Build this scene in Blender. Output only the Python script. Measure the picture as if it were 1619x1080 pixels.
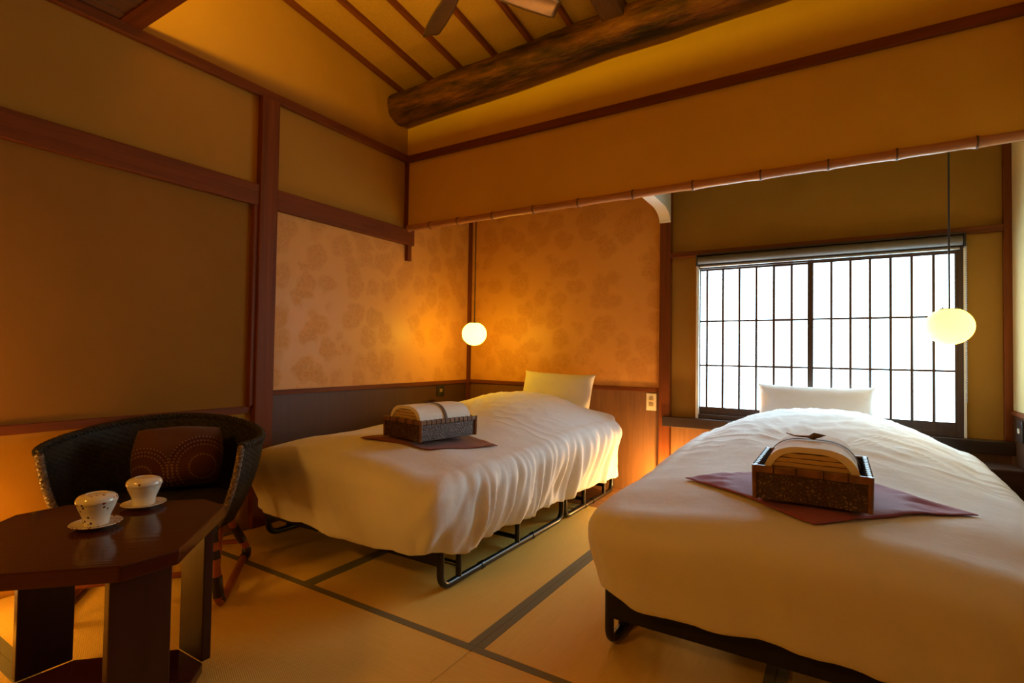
import bpy, bmesh, math, random
from mathutils import Vector, Matrix, noise

for o in list(bpy.data.objects): bpy.data.objects.remove(o)
SC = bpy.context.scene
COL = SC.collection
PI = math.pi

# ------------------------------------------------------------------ camera
F_PX, YAW, PITCH, ROLL = 829.613, -0.556033527, 0.0234237356, -0.015056787
cam = bpy.data.cameras.new('camera'); cam.sensor_width = 36.0; cam.sensor_fit = 'HORIZONTAL'
cam.lens = 36.0 * F_PX / 1619.0; cam.clip_start = 0.05
camo = bpy.data.objects.new('camera', cam); COL.objects.link(camo)
fw = Vector((math.sin(YAW)*math.cos(PITCH), math.cos(YAW)*math.cos(PITCH), math.sin(PITCH)))
rt = Vector((math.cos(YAW), -math.sin(YAW), 0)); dn = fw.cross(rt)
if dn.z > 0: dn = -dn
r2 = rt*math.cos(ROLL) + dn*math.sin(ROLL); d2 = -rt*math.sin(ROLL) + dn*math.cos(ROLL)
m = Matrix((r2, -d2, -fw)).transposed().to_4x4(); m.translation = (0, 0, 1.0)
camo.matrix_world = m
SC.camera = camo

# ------------------------------------------------------------------ world, exposure, light levels
SC.view_settings.view_transform = 'Standard'; SC.view_settings.look = 'None'
SC.view_settings.gamma = 1.0; SC.view_settings.exposure = 0.0; SC.view_settings.use_curve_mapping = False
w = bpy.data.worlds.new('sky'); SC.world = w; w.use_nodes = True
w.node_tree.nodes['Background'].inputs[0].default_value = (0.7, 0.82, 1.0, 1)
w.node_tree.nodes['Background'].inputs[1].default_value = 1.0
WARM = (1.0, 0.50, 0.085); LOW = (1.0, 0.43, 0.045); COVE = (1.0, 0.58, 0.012)
PENDANT_L = 25.0; WINDOW_L = 10.8; COVE_W = 48.0; ANDON_W = 19.0; ROOM_W = 27.0; FOOT_W = 66.0

# ------------------------------------------------------------------ material helpers
MATS = {}
class NT:
    def __init__(s, name):
        s.m = bpy.data.materials.new(name); s.m.use_nodes = True; s.t = s.m.node_tree
        s.b = s.t.nodes['Principled BSDF']; s.out = s.t.nodes['Material Output']
        s.co = None; MATS[name] = s.m
    def n(s, typ, **kw):
        nd = s.t.nodes.new(typ)
        for k, v in kw.items():
            if k.startswith('i_'):
                key = k[2:]; key = int(key) if key.isdigit() else key
                if hasattr(v, 'is_output'): s.t.links.new(v, nd.inputs[key])
                else: nd.inputs[key].default_value = v
            else: setattr(nd, k, v)
        return nd
    def obj(s):
        if s.co is None: s.co = s.n('ShaderNodeTexCoord')
        return s.co.outputs['Object']
    def mapped(s, scale=(1,1,1), loc=(0,0,0), rot=(0,0,0)):
        mp = s.n('ShaderNodeMapping'); s.t.links.new(s.obj(), mp.inputs[0])
        mp.inputs['Scale'].default_value = scale; mp.inputs['Location'].default_value = loc; mp.inputs['Rotation'].default_value = rot
        return mp.outputs[0]
    def noise(s, vec, scale, detail=3, rough=.55):
        return s.n('ShaderNodeTexNoise', i_Vector=vec, i_Scale=scale, i_Detail=detail, i_Roughness=rough).outputs['Fac']
    def ramp(s, fac, stops):
        r = s.n('ShaderNodeValToRGB', i_Fac=fac); cr = r.color_ramp
        while len(cr.elements) < len(stops): cr.elements.new(.5)
        for e, (p, c) in zip(cr.elements, stops): e.position = p; e.color = (*c, 1) if len(c) == 3 else c
        return r.outputs[0]
    def math(s, op, a, b=None, c=None, clamp=False):
        nd = s.n('ShaderNodeMath', operation=op, i_0=a); nd.use_clamp = clamp
        for i, v in ((1, b), (2, c)):
            if v is None: continue
            if hasattr(v, 'is_output'): s.t.links.new(v, nd.inputs[i])
            else: nd.inputs[i].default_value = v
        return nd.outputs[0]
    def mix(s, fac, a, b):
        nd = s.n('ShaderNodeMix', data_type='RGBA')
        for i, v in ((0, fac), (6, a), (7, b)):
            if hasattr(v, 'is_output'): s.t.links.new(v, nd.inputs[i])
            else: nd.inputs[i].default_value = (*v, 1) if isinstance(v, tuple) else v
        return nd.outputs[2]
    def col(s, c):
        if hasattr(c, 'is_output'): s.t.links.new(c, s.b.inputs['Base Color'])
        else: s.b.inputs['Base Color'].default_value = (*c, 1)
        return s
    def set(s, rough=.6, metal=0, spec=.5, coat=0, sheen=0):
        b = s.b.inputs; b['Roughness'].default_value = rough; b['Metallic'].default_value = metal
        b['Specular IOR Level'].default_value = spec; b['Coat Weight'].default_value = coat
        b['Sheen Weight'].default_value = sheen; return s
    def bump(s, h, strength=.3, dist=.01):
        bp = s.n('ShaderNodeBump', i_Height=h, i_Strength=strength, i_Distance=dist)
        s.t.links.new(bp.outputs[0], s.b.inputs['Normal']); return s

def plaster(name, c, rough=.9):
    t = NT(name); v = t.obj(); n1 = t.noise(v, 2.2, 4); n2 = t.noise(v, 180, 3)
    t.col(t.ramp(n1, [(.3, tuple(x*.93 for x in c)), (.7, tuple(min(1, x*1.05) for x in c))])).set(rough, spec=.15).bump(n2, .12, .004)
def wood(name, c, axis=2, rough=.45, spec=.4, contrast=.35, sc=14, coat=0):
    t = NT(name); s = [sc, sc, sc]; s[axis] = sc*.06
    n1 = t.noise(t.mapped(tuple(s)), 1.6, 5, .65)
    s2 = [70, 70, 70]; s2[axis] = 2.5
    n2 = t.noise(t.mapped(tuple(s2)), 1.0, 3)
    f = t.math('ADD', t.math('MULTIPLY', n1, .7), t.math('MULTIPLY', n2, .3))
    t.col(t.ramp(f, [(.32, tuple(x*(1-contrast) for x in c)), (.68, tuple(min(1, x*(1+contrast)) for x in c))]))
    t.set(rough, spec=spec, coat=coat).bump(n2, .12, .003)
def plain(name, c, rough=.5, metal=0, spec=.5, coat=0, bump=None):
    t = NT(name); v = t.obj(); n1 = t.noise(v, 9 if not bump else bump[0], 3)
    t.col(t.ramp(n1, [(.3, tuple(x*.9 for x in c)), (.7, tuple(min(1, x*1.08) for x in c))])).set(rough, metal, spec, coat)
    if bump: t.bump(n1, bump[1], bump[2])
def emit(name, c, L, base=(.9,.88,.8)):
    t = NT(name); n1 = t.noise(t.obj(), 3, 2)
    t.col(base).set(.8)
    t.b.inputs['Emission Color'].default_value = (*c, 1)
    t.t.links.new(t.math('MULTIPLY_ADD', n1, .12*L, .94*L), t.b.inputs['Emission Strength'])

plaster('plaster', (.68, .42, .05)); plaster('plaster_right', (.74, .60, .30)); plaster('plaster_window', (.33, .175, .03))  # plaster brightened in colour to make up for the underlit lintel wall
plaster('plaster_brown_dimmed', (.28, .13, .02)); plaster('plaster_left_dimmed', (.42, .215, .028)); plaster('white_plaster', (.72, .68, .58))  # brown and left: dimness of the left wall is put into their colour
wood('trim_x', (.16, .042, .007), 0, .55, .2); wood('trim_y', (.16, .042, .007), 1, .55, .2); wood('trim_z', (.16, .042, .007), 2, .55, .2)
wood('wain_z', (.10, .046, .022), 2, .45, .3, .12, 20); wood('wain_back', (.20, .095, .036), 2, .4, .35, .2, 24)
wood('floor_board', (.36, .17, .06), 0, .35); wood('plank_y', (.12, .055, .024), 1, .6)
wood('sill_dark', (.03, .016, .01), 0, .35, .45, .3); wood('counter', (.055, .026, .014), 0, .4)
wood('sash', (.055, .028, .016), 2, .5); wood('table_lacquer', (.055, .010, .004), 0, .13, .28, .25, 9, 0)
wood('table_leg', (.032, .008, .004), 2, .35, .35, .25, 9); wood('rattan', (.30, .075, .022), 2, .35, .5, .3)
plain('black_metal', (.012, .012, .013), .28, .3, .6); plain('black_cloth', (.012, .011, .011), .85)
plain('dark_wrap', (.02, .012, .008), .6, bump=(60, .3, .004)); plain('plastic_ivory', (.75, .70, .56), .4)
plain('brass', (.72, .55, .24), .35, .8); plain('plate_dark', (.035, .03, .03), .3); plain('mattress', (.30, .28, .25), .9)
plain('heri', (.19, .17, .085), .8, bump=(300, .3, .002)); plain('blind_grey', (.12, .105, .09), .6); plain('blind_steel', (.35, .34, .32), .35, .7)
plain('cord', (.02, .012, .008), .6); plain('rope_ring', (.10, .05, .02), .7)
plain('fan_metal', (.24, .155, .075), .38, .8); plain('fan_dark', (.10, .055, .025), .4, .6)

t = NT('ceiling_panel'); v = t.obj(); n1 = t.noise(v, 60, 4); n2 = t.noise(v, 1.5, 3)
t.col(t.mix(n1, t.ramp(n2, [(.3, (.38, .20, .03)), (.7, (.45, .25, .04))]), (.52, .30, .05))).set(.9, spec=.1).bump(n1, .4, .006)
t = NT('bark'); n1 = t.noise(t.mapped((1.3, 6, 6)), 2.0, 6, .62); n2 = t.noise(t.mapped((5, 22, 22)), 2.0, 4)
t.col(t.ramp(n1, [(.36, (.018, .008, .004)), (.5, (.10, .036, .012)), (.6, (.19, .065, .018)), (.74, (.32, .13, .04))])).set(.55, spec=.3).bump(t.math('ADD', n1, n2), .8, .02)
t = NT('bamboo'); n1 = t.noise(t.mapped((3, 26, 26)), 2, 4); n2 = t.noise(t.obj(), 7, 3)
t.col(t.mix(n2, t.ramp(n1, [(.35, (.24, .08, .03)), (.65, (.50, .22, .08))]), (.46, .22, .10))).set(.28, spec=.5)
t = NT('tatami'); v = t.mapped((1, 1, 1)); sx = t.n('ShaderNodeSeparateXYZ'); t.t.links.new(v, sx.inputs[0])
w1 = t.math('SINE', t.math('MULTIPLY', sx.outputs[1], 1000)); w2 = t.math('SINE', t.math('MULTIPLY', sx.outputs[0], 420))
n1 = t.noise(t.mapped((3, 60, 1)), 2, 4); n2 = t.noise(v, 3, 3)
t.col(t.mix(n2, t.ramp(n1, [(.3, (.78, .51, .10)), (.7, (.88, .61, .14))]), (.83, .56, .12))).set(.6, spec=.3)
t.bump(t.math('MULTIPLY', w1, w2), .25, .002)
# damask wallpaper
def damask(name, ax):
    t = NT(name); v = t.obj(); d = t.n('ShaderNodeTexNoise', i_Vector=v, i_Scale=9., i_Detail=3.)
    mp = t.n('ShaderNodeVectorMath', operation='MULTIPLY_ADD'); t.t.links.new(d.outputs['Color'], mp.inputs[0])
    mp.inputs[1].default_value = (.13, .13, .13); t.t.links.new(v, mp.inputs[2])
    vo = t.n('ShaderNodeTexVoronoi', i_Vector=mp.outputs[0], i_Scale=6.3, i_Randomness=.9)
    blob = t.ramp(vo.outputs['Distance'], [(.40, (1,1,1)), (.56, (0,0,0))])
    rings = t.math('SINE', t.math('MULTIPLY', vo.outputs['Distance'], 95))
    ve = t.n('ShaderNodeTexVoronoi', i_Vector=mp.outputs[0], i_Scale=30., feature='DISTANCE_TO_EDGE')
    petal = t.ramp(ve.outputs['Distance'], [(.03, (0,0,0)), (.12, (1,1,1))])
    n1 = t.noise(v, 120, 2)
    k = t.math('MULTIPLY', blob, t.math('MULTIPLY_ADD', petal, .5, .38))
    k = t.math('MULTIPLY', k, t.math('MULTIPLY_ADD', rings, .18, .82), clamp=True)
    t.col(t.mix(k, (.73, .365, .085), (.60, .275, .058))).set(.5, spec=.3)
    t.t.links.new(t.math('MULTIPLY_ADD', k, .25, .42), t.b.inputs['Roughness']); t.bump(t.math('ADD', k, t.math('MULTIPLY', n1, .2)), .15, .003)
damask('damask', 0)
# cloths
def cloth(name, c, rough=.85, sheen=.1, sc=260, wr=.25):
    t = NT(name); v = t.obj(); n1 = t.noise(v, sc, 2); n2 = t.noise(v, 7, 4, .6)
    t.col(t.ramp(n2, [(.3, tuple(x*.97 for x in c)), (.7, c)])).set(rough, spec=.2, sheen=sheen)
    t.bump(t.math('MULTIPLY_ADD', n2, .9, t.math('MULTIPLY', n1, .06)), wr, .02)
cloth('duvet', (.80, .80, .79)); cloth('pillow', (.80, .79, .76)); cloth('yukata', (.86, .83, .76), wr=.1)
cloth('yukata_inner', (.66, .48, .24), wr=.15)
cloth('plum_cloth', (.32, .09, .17), .75, .15); cloth('rust_cloth', (.22, .05, .02), .75, .15)
t = NT('ribbon'); n1 = t.noise(t.obj(), 120, 2); t.col(t.ramp(n1, [(.3, (.10, .06, .035)), (.7, (.17, .11, .07))])).set(.7)
t = NT('basket'); v = t.obj(); vo = t.n('ShaderNodeTexVoronoi', i_Vector=v, i_Scale=95., feature='DISTANCE_TO_EDGE'); n1 = t.noise(v, 35, 3)
f = t.math('MULTIPLY', t.ramp(vo.outputs['Distance'], [(.10, (0,0,0)), (.22, (1,1,1))]), t.ramp(n1, [(.42, (.1,.1,.1)), (.62, (1,1,1))]))
t.col(t.mix(f, (.045, .018, .009), (.20, .13, .09))).set(.45).bump(vo.outputs['Distance'], .6, .006)
t = NT('basket_rim'); n1 = t.noise(t.obj(), 30, 3); t.col(t.ramp(n1, [(.3, (.12, .05, .018)), (.7, (.26, .125, .045))])).set(.4)
t = NT('wicker'); n1 = t.noise(t.obj(), 60, 3)
t.col(t.ramp(n1, [(.3, (.012, .010, .007)), (.7, (.04, .034, .024))])).set(.6, spec=.25)
t = NT('wicker_edge'); n1 = t.noise(t.obj(), 90, 2); t.col(t.ramp(n1, [(.3, (.05, .032, .02)), (.7, (.25, .17, .10))])).set(.5)
# cushion: two medallions of dotted rings
t = NT('cushion'); v = t.obj(); sx = t.n('ShaderNodeSeparateXYZ'); t.t.links.new(v, sx.inputs[0]); X, Z = sx.outputs[0], sx.outputs[2]
def med(cx, cz, R, rings):
    dx = t.math('SUBTRACT', X, cx); dz = t.math('SUBTRACT', Z, cz)
    d = t.math('SQRT', t.math('ADD', t.math('POWER', dx, 2), t.math('POWER', dz, 2)))
    a = t.math('ARCTAN2', dz, dx)
    disc = t.math('LESS_THAN', d, R); tot = None
    for rr, cnt in rings:
        ring = t.math('LESS_THAN', t.math('ABSOLUTE', t.math('SUBTRACT', d, rr)), .0035)
        dot = t.math('GREATER_THAN', t.math('SINE', t.math('MULTIPLY', a, cnt)), -.1)
        q = t.math('MULTIPLY', ring, dot); tot = q if tot is None else t.math('MAXIMUM', tot, q)
    return disc, tot
d1, q1 = med(.10, -.06, .135, ((.13, 60), (.112, 54), (.095, 46), (.05, 26)))
d2, q2 = med(-.13, -.09, .125, ((.12, 56), (.104, 50), (.088, 42), (.045, 24)))
n1 = t.noise(v, 150, 2)
c = t.mix(t.math('MAXIMUM', d1, d2), (.085, .028, .010), (.06, .009, .006))
t.col(t.mix(t.math('MULTIPLY', t.math('MAXIMUM', q1, q2), .8), c, (.22, .12, .085))).set(.85, sheen=.1).bump(n1, .3, .003)
# porcelain with small flowers
def porcelain(name, dens, seed):
    t = NT(name); v = t.mapped((1,1,1), (seed, 0, 0)); vo = t.n('ShaderNodeTexVoronoi', i_Vector=v, i_Scale=85.)
    n1 = t.noise(v, 22, 2); m_ = t.math('MULTIPLY', t.math('LESS_THAN', vo.outputs['Distance'], .30), t.math('GREATER_THAN', n1, dens))
    sc = t.n('ShaderNodeSeparateColor'); t.t.links.new(vo.outputs['Color'], sc.inputs[0])
    fc = t.ramp(sc.outputs[0], [(.2, (.25, .05, .03)), (.5, (.35, .08, .03)), (.7, (.10, .13, .05)), (.9, (.06, .04, .10))])
    t.col(t.mix(m_, (.80, .76, .62), fc)).set(.12, spec=.5, coat=.3)
porcelain('porcelain_flowers', .47, 0.0); porcelain('porcelain_plain', .66, 3.1)
def paper(name, c, L, thin=.35):
    emit(name, c, L); t = NT.__new__(NT); m_ = M_ = MATS[name]; nt = m_.node_tree
    tr = nt.nodes.new('ShaderNodeBsdfTransparent'); mx = nt.nodes.new('ShaderNodeMixShader'); mx.inputs[0].default_value = thin
    out = nt.nodes['Material Output']
    nt.links.new(nt.nodes['Principled BSDF'].outputs[0], mx.inputs[1]); nt.links.new(tr.outputs[0], mx.inputs[2]); nt.links.new(mx.outputs[0], out.inputs[0])
emit('lamp_paper', (1, .57, .028), PENDANT_L); emit('lamp_paper_dim', (1, .54, .045), PENDANT_L*.36); paper('andon_paper', (1.0, .5, .12), 2.0, .5)
emit('shoji_paper', (.56, .84, 1.0), WINDOW_L, (.85, .86, .86)); emit('shoji_double', (.70, .88, 1.0), WINDOW_L*.13, (.8, .82, .84))
M = MATS

# ------------------------------------------------------------------ mesh helpers
class MB:
    def __init__(s): s.v = []; s.f = []
    def add(s, vs, fs):
        b = len(s.v); s.v += [tuple(p) for p in vs]; s.f += [tuple(i+b for i in f) for f in fs]; return s
    def box(s, x0, x1, y0, y1, z0, z1):
        return s.add([(x0,y0,z0),(x1,y0,z0),(x1,y1,z0),(x0,y1,z0),(x0,y0,z1),(x1,y0,z1),(x1,y1,z1),(x0,y1,z1)],
                     [(3,2,1,0),(4,5,6,7),(0,1,5,4),(1,2,6,5),(2,3,7,6),(3,0,4,7)])
    def prism(s, pts, z0, z1):      # polygon in xy, ccw
        n = len(pts)
        return s.add([(x,y,z0) for x,y in pts]+[(x,y,z1) for x,y in pts],
                     [tuple(range(n-1,-1,-1)), tuple(range(n,2*n))]+[(i,(i+1)%n,(i+1)%n+n,i+n) for i in range(n)])
    def tube(s, pts, r, seg=10, closed=False, cap=True):
        pts = [Vector(p) for p in pts]; n = len(pts); rs = r if isinstance(r, (list, tuple)) else [r]*n
        tang = []
        for i in range(n):
            a = pts[(i-1) % n] if (closed or i) else pts[i]; b = pts[(i+1) % n] if (closed or i < n-1) else pts[i]
            tang.append((b-a).normalized())
        nn = tang[0].orthogonal().normalized(); vs = []; fs = []
        for i in range(n):
            nn = (nn - tang[i]*nn.dot(tang[i])).normalized(); bb = tang[i].cross(nn)
            for k in range(seg):
                a = 2*PI*k/seg; vs.append(pts[i] + (nn*math.cos(a)+bb*math.sin(a))*rs[i])
        for i in range(n if closed else n-1):
            j = (i+1) % n
            for k in range(seg):
                l = (k+1) % seg; fs.append((i*seg+k, i*seg+l, j*seg+l, j*seg+k))
        if cap and not closed: fs += [tuple(range(seg-1,-1,-1)), tuple((n-1)*seg+k for k in range(seg))]
        return s.add(vs, fs)
    def lathe(s, prof, seg=48, c=(0,0,0)):
        vs = []; fs = []; n = len(prof)
        for (r, z) in prof:
            for k in range(seg):
                a = 2*PI*k/seg; vs.append((c[0]+r*math.cos(a), c[1]+r*math.sin(a), c[2]+z))
        for i in range(n-1):
            for k in range(seg):
                l = (k+1) % seg; fs.append((i*seg+k, i*seg+l, (i+1)*seg+l, (i+1)*seg+k))
        if prof[0][0] > 1e-5: fs.append(tuple(range(seg-1,-1,-1)))
        if prof[-1][0] > 1e-5: fs.append(tuple((n-1)*seg+k for k in range(seg)))
        return s.add(vs, fs)
    def grid(s, P, closed_u=False):
        nu, nv = len(P), len(P[0]); fs = []
        for i in range(nu if closed_u else nu-1):
            j = (i+1) % nu
            for k in range(nv-1): fs.append((i*nv+k, j*nv+k, j*nv+k+1, i*nv+k+1))
        return s.add([p for row in P for p in row], fs)
    def build(s, name, mat, parent=None, smooth=False, bevel=0, loc=None, merge=False, solid=0):
        me = bpy.data.meshes.new(name); me.from_pydata(s.v, [], s.f); me.update()
        if bevel or merge:
            bm = bmesh.new(); bm.from_mesh(me)
            if merge: bmesh.ops.remove_doubles(bm, verts=bm.verts, dist=1e-5)
            if bevel: bmesh.ops.bevel(bm, geom=[e for e in bm.edges if e.calc_face_angle(0) > .5], offset=bevel, segments=2, profile=.5, affect='EDGES')
            bm.to_mesh(me); bm.free()
        me.materials.append(M[mat])
        if smooth:
            me.polygons.foreach_set('use_smooth', [True]*len(me.polygons))
            if smooth == 'auto': me.set_sharp_from_angle(angle=.7)
        o = bpy.data.objects.new(name, me); COL.objects.link(o)
        if loc: o.location = loc
        if parent: o.parent = parent
        if solid:
            md = o.modifiers.new('thick', 'SOLIDIFY'); md.thickness = solid; md.offset = 0
        return o
def B(x0, x1, y0, y1, z0, z1, name, mat, parent=None, bevel=.003): return MB().box(x0,x1,y0,y1,z0,z1).build(name, mat, parent, bevel=bevel)
def tag(o, label=None, cat=None, group=None, kind=None):
    for k, v_ in (('label', label), ('category', cat), ('group', group), ('kind', kind)):
        if v_: o[k] = v_
    return o
def thing(name, label, cat, loc=(0,0,0), rz=0, group=None):
    o = bpy.data.objects.new(name, None); o.empty_display_size = .05; COL.objects.link(o); o.location = loc; o.rotation_euler = (0,0,rz)
    return tag(o, label, cat, group)
def struct(o): o['kind'] = 'structure'; return o
def dupobj(o, parent=None, loc=None):
    c_ = o.copy(); COL.objects.link(c_)
    if parent: c_.parent = parent
    if loc is not None: c_.location = loc
    return c_
def copy_tree(o, parent=None):
    c_ = o.copy(); COL.objects.link(c_); c_.parent = parent
    for ch in list(o.children): copy_tree(ch, c_)
    return c_
def sstep(a): a = max(0, min(1, a)); return a*a*(3-2*a)
def nz(x, y=0., z=0.): return noise.noise(Vector((x, y, z)))

def light(name, typ, loc, power, col, parent=None, **kw):
    l = bpy.data.lights.new(name, typ); l.energy = power; l.color = col
    for k, v_ in kw.items(): setattr(l, k, v_)
    o = bpy.data.objects.new(name, l); COL.objects.link(o); o.location = loc
    if parent: o.parent = parent
    return o
XL, XR, YB, Y1, YF = -2.82, .79, 2.97, 3.80, -2.3
ZT0, ZT1 = 2.45, 2.50           # picture-rail trim under the roof
EDGE = 1.05                     # low board ceiling ends here

# ------------------------------------------------------------------ room shell
floor = struct(B(XL-.1, XR+.1, YF-.1, Y1+.1, -.16, -.055, 'floor', 'plank_y', bevel=0))
TW = .885; TL = 1.77
mats = []
for i in range(4): mats.append((XL+i*TW, min(XL+(i+1)*TW, XR), 1.487, 1.487+TL, 1))
for r_ in range(4):
    y1_ = 1.487-r_*TW; y0_ = y1_-TW
    if r_ == 3: y0_ = max(y0_, YF)
    for i in range(2): mats.append((XL+i*TL, min(XL+(i+1)*TL, XR) if i else XL+TL, y0_, y1_, 0))
mats.append((XL, XL+TL, YF, 1.487-4*TW, 0)); mats.append((XL+TL, XR, YF, 1.487-4*TW, 0))
for (x0, x1, y0, y1, d) in mats:
    if y1-y0 < .05 or x1-x0 < .05: continue
    cx_, cy_ = (x0+x1)/2, (y0+y1)/2; hx, hy = (x1-x0)/2-.0012, (y1-y0)/2-.0012
    L_, W_ = (hy, hx) if d else (hx, hy)
    rz = PI/2 if d else 0
    mo = MB().box(-L_, L_, -W_, W_, -.054, -.0012).build('tatami_mat', 'tatami', floor, bevel=.003); mo.location = (cx_, cy_, 0); mo.rotation_euler = (0,0,rz)
    for sgn in (-1, 1):
        a, b_ = sorted((sgn*(W_-.031), sgn*(W_+.0004)))
        MB().box(-L_-.0004, L_+.0004, a, b_, -.03, .0).build('cloth_border', 'heri', mo)
for i in range(4):
    B(XL+i*.9, min(XL+(i+1)*.9-.002, XR), 1.487+TL+.001, 1.487+TL+.27, -.05, 0, 'floor_board', 'floor_board', floor)
    B(XL+i*.9, min(XL+(i+1)*.9-.002, XR), 1.487+TL+.272, Y1, -.05, 0, 'floor_board', 'floor_board', floor)

ROOF = lambda y: 2.986 + (2.873-y)*.133
# left wall with its panels
wl = struct(B(XL-.12, XL-.03, YF-.1, Y1+.1, -.05, 4.2, 'wall_left', 'plaster', bevel=0))
def lp(name, mat, y0, y1, z0, z1, d=0., bevel=0): return B(XL-.03, XL+d, y0, y1, z0, z1, name, mat, wl, bevel)
lp('plaster_panel', 'plaster_left_dimmed', YF, 1.75, 0, .645); lp('plaster_panel', 'plaster_brown_dimmed', YF, 1.75, .685, 1.82)  # middle panel is browner plaster, darkened further to stand for dim light
lp('plaster_panel', 'plaster_left_dimmed', YF, 1.75, 1.94, 2.45); lp('plaster_panel', 'plaster_left_dimmed', 1.86, 2.97, 1.94, 2.45)
lp('plaster_panel', 'plaster_left_dimmed', YF, 2.97, 2.50, 3.9)
lp('wallpaper_panel', 'damask', 1.86, Y1, .75, 1.82); lp('wallpaper_panel', 'damask', 2.97, Y1, 1.82, 2.32)
lp('wainscot_panel', 'wain_z', 1.86, Y1, 0, .735)
lp('wainscot_cap', 'trim_y', 1.86, Y1, .735, .765, .012, .003)
lp('rail', 'trim_y', YF, 1.75, .645, .685, .015, .003)
tn = [0]
def trim(x0, x1, y0, y1, z0, z1, mat, bevel=.004):
    tn[0] += 1; return struct(B(x0,x1,y0,y1,z0,z1,'trim_%d' % tn[0], mat, bevel=bevel))
trim(XL, XL+.045, 1.748, 1.858, 0, 2.45, 'trim_z'); trim(XL, XL+.03, 1.722, 1.748, .685, 1.82, 'trim_z', .002)
trim(XL, XL+.035, YF, 1.748, 1.82, 1.94, 'trim_y'); trim(XL, XL+.035, 1.858, 3.03, 1.82, 1.94, 'trim_y')
trim(XL, XL+.035, YF, 2.97, ZT0, ZT1, 'trim_y')
trim(XL, XL+.022, 2.945, 2.97, 1.94, ZT0, 'trim_z', .002); trim(XL, XL+.03, 2.965, 3.005, 1.70, 1.82, 'trim_z', .002)
# wall hanging over the bed alcove
wb = struct(B(XL, XR, YB, YB+.09, 1.955, 3.2, 'wall_lintel', 'plaster', bevel=0))
trim(XL+.035, XR, YB-.028, YB, ZT0, ZT1, 'trim_x')
# back wall
wk = struct(B(XL-.03, XR+.1, Y1+.03, Y1+.12, -.05, 2.6, 'wall_back', 'plaster', bevel=0))
def bp(name, mat, x0, x1, z0, z1, d=0., bevel=0): return B(x0, x1, Y1-d, Y1+.03, z0, z1, name, mat, wk, bevel)
WX0, WX1, WZ0, WZ1 = -.825, .588, .575, 1.69
PX0, PX1 = -1.09, -1.012
bp('wallpaper_panel', 'damask', XL, PX0, .765, 2.32); bp('wainscot_panel', 'wain_back', XL, PX0, 0, .737)
bp('wainscot_cap', 'trim_x', XL, PX0, .737, .767, .012, .003)
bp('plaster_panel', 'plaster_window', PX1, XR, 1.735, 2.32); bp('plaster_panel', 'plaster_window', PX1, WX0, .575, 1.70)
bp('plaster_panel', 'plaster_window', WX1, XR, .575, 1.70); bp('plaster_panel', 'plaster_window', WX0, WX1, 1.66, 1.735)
bp('wainscot_panel', 'wain_back', PX1, XR, 0, .50)
trim(PX0, PX1, Y1-.05, Y1+.03, 0, 2.32, 'trim_z'); trim(.755, XR, Y1-.03, Y1, .575, 2.32, 'trim_z')
trim(PX1-.03, .755, Y1-.045, Y1, 1.700, 1.735, 'trim_x'); trim(XL, XL+.028, Y1-.028, Y1, 0, 2.32, 'trim_z', .002)
trim(PX1-.045, XR, Y1-.075, Y1+.0, .505, .575, 'sill_dark', .004)
# right wall
wr = struct(B(XR+.02, XR+.12, YF-.1, Y1+.1, -.05, 4.2, 'wall_right', 'plaster_right', bevel=0))
B(XR, XR+.02, YF, Y1, .74, 3.9, 'plaster_panel', 'plaster_right', wr, 0); B(XR, XR+.02, YF, Y1, 0, .715, 'wainscot_panel', 'wain_z', wr, 0)
B(XR-.012, XR+.02, YF, Y1, .715, .74, 'wainscot_cap', 'trim_y', wr)
wf = struct(B(XL-.1, XR+.1, YF-.1, YF, -.05, 4.2, 'wall_front', 'plaster', bevel=0))
# roof slope with rafters
ce = bpy.data.objects.new('ceiling', None); COL.objects.link(ce); struct(ce)
RX = [-2.80, -2.50, -2.225, -1.93, -1.65, -1.365, -1.08, -.81, -.525, -.24, .045, .33, .615]
def slope(x0, x1, y0, y1, dz0, dz1, name, mat):
    MB().add([(x,y,ROOF(y)+dz) for dz in (dz0,dz1) for (x,y) in ((x0,y0),(x1,y0),(x1,y1),(x0,y1))],
             [(3,2,1,0),(4,5,6,7),(0,1,5,4),(1,2,6,5),(2,3,7,6),(3,0,4,7)]).build(name, mat, ce, bevel=.002)
edges = [XL-.02]+RX+[XR+.02]
for a, b_ in zip(edges[:-1], edges[1:]): slope(a, b_, -.6, YB, 0, .04, 'ceiling_panel', 'ceiling_panel')
for x in RX:
    hw, d = (.065, .10) if x == -1.08 else (.014, .032)
    slope(x-hw, x+hw, -.6, YB, -d, .002, 'rafter', 'trim_y' if hw < .05 else 'plank_y')
# roof closing beyond ridge
for nm, y0, y1 in (('ceiling_panel', YF, -.6),): B(XL, XR, y0, y1, ROOF(-.6), ROOF(-.6)+.04, nm, 'ceiling_panel', ce, 0)
# low board ceiling over the sitting side
cl = bpy.data.objects.new('ceiling', None); COL.objects.link(cl); struct(cl)
x = XL; k = 0
while x < XR-.01:
    B(x, min(x+.088, XR), YF, EDGE, 2.503+.003*(k % 2), 2.514, 'plank', 'plank_y', cl, .002); x += .09; k += 1
B(XL, XR, EDGE, EDGE+.09, 2.498, 2.542, 'edge_beam', 'trim_x', cl)
ac = struct(B(XL, XR, YB+.09, Y1+.03, 2.32, 2.36, 'ceiling', 'plank_y', bevel=0))

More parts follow.
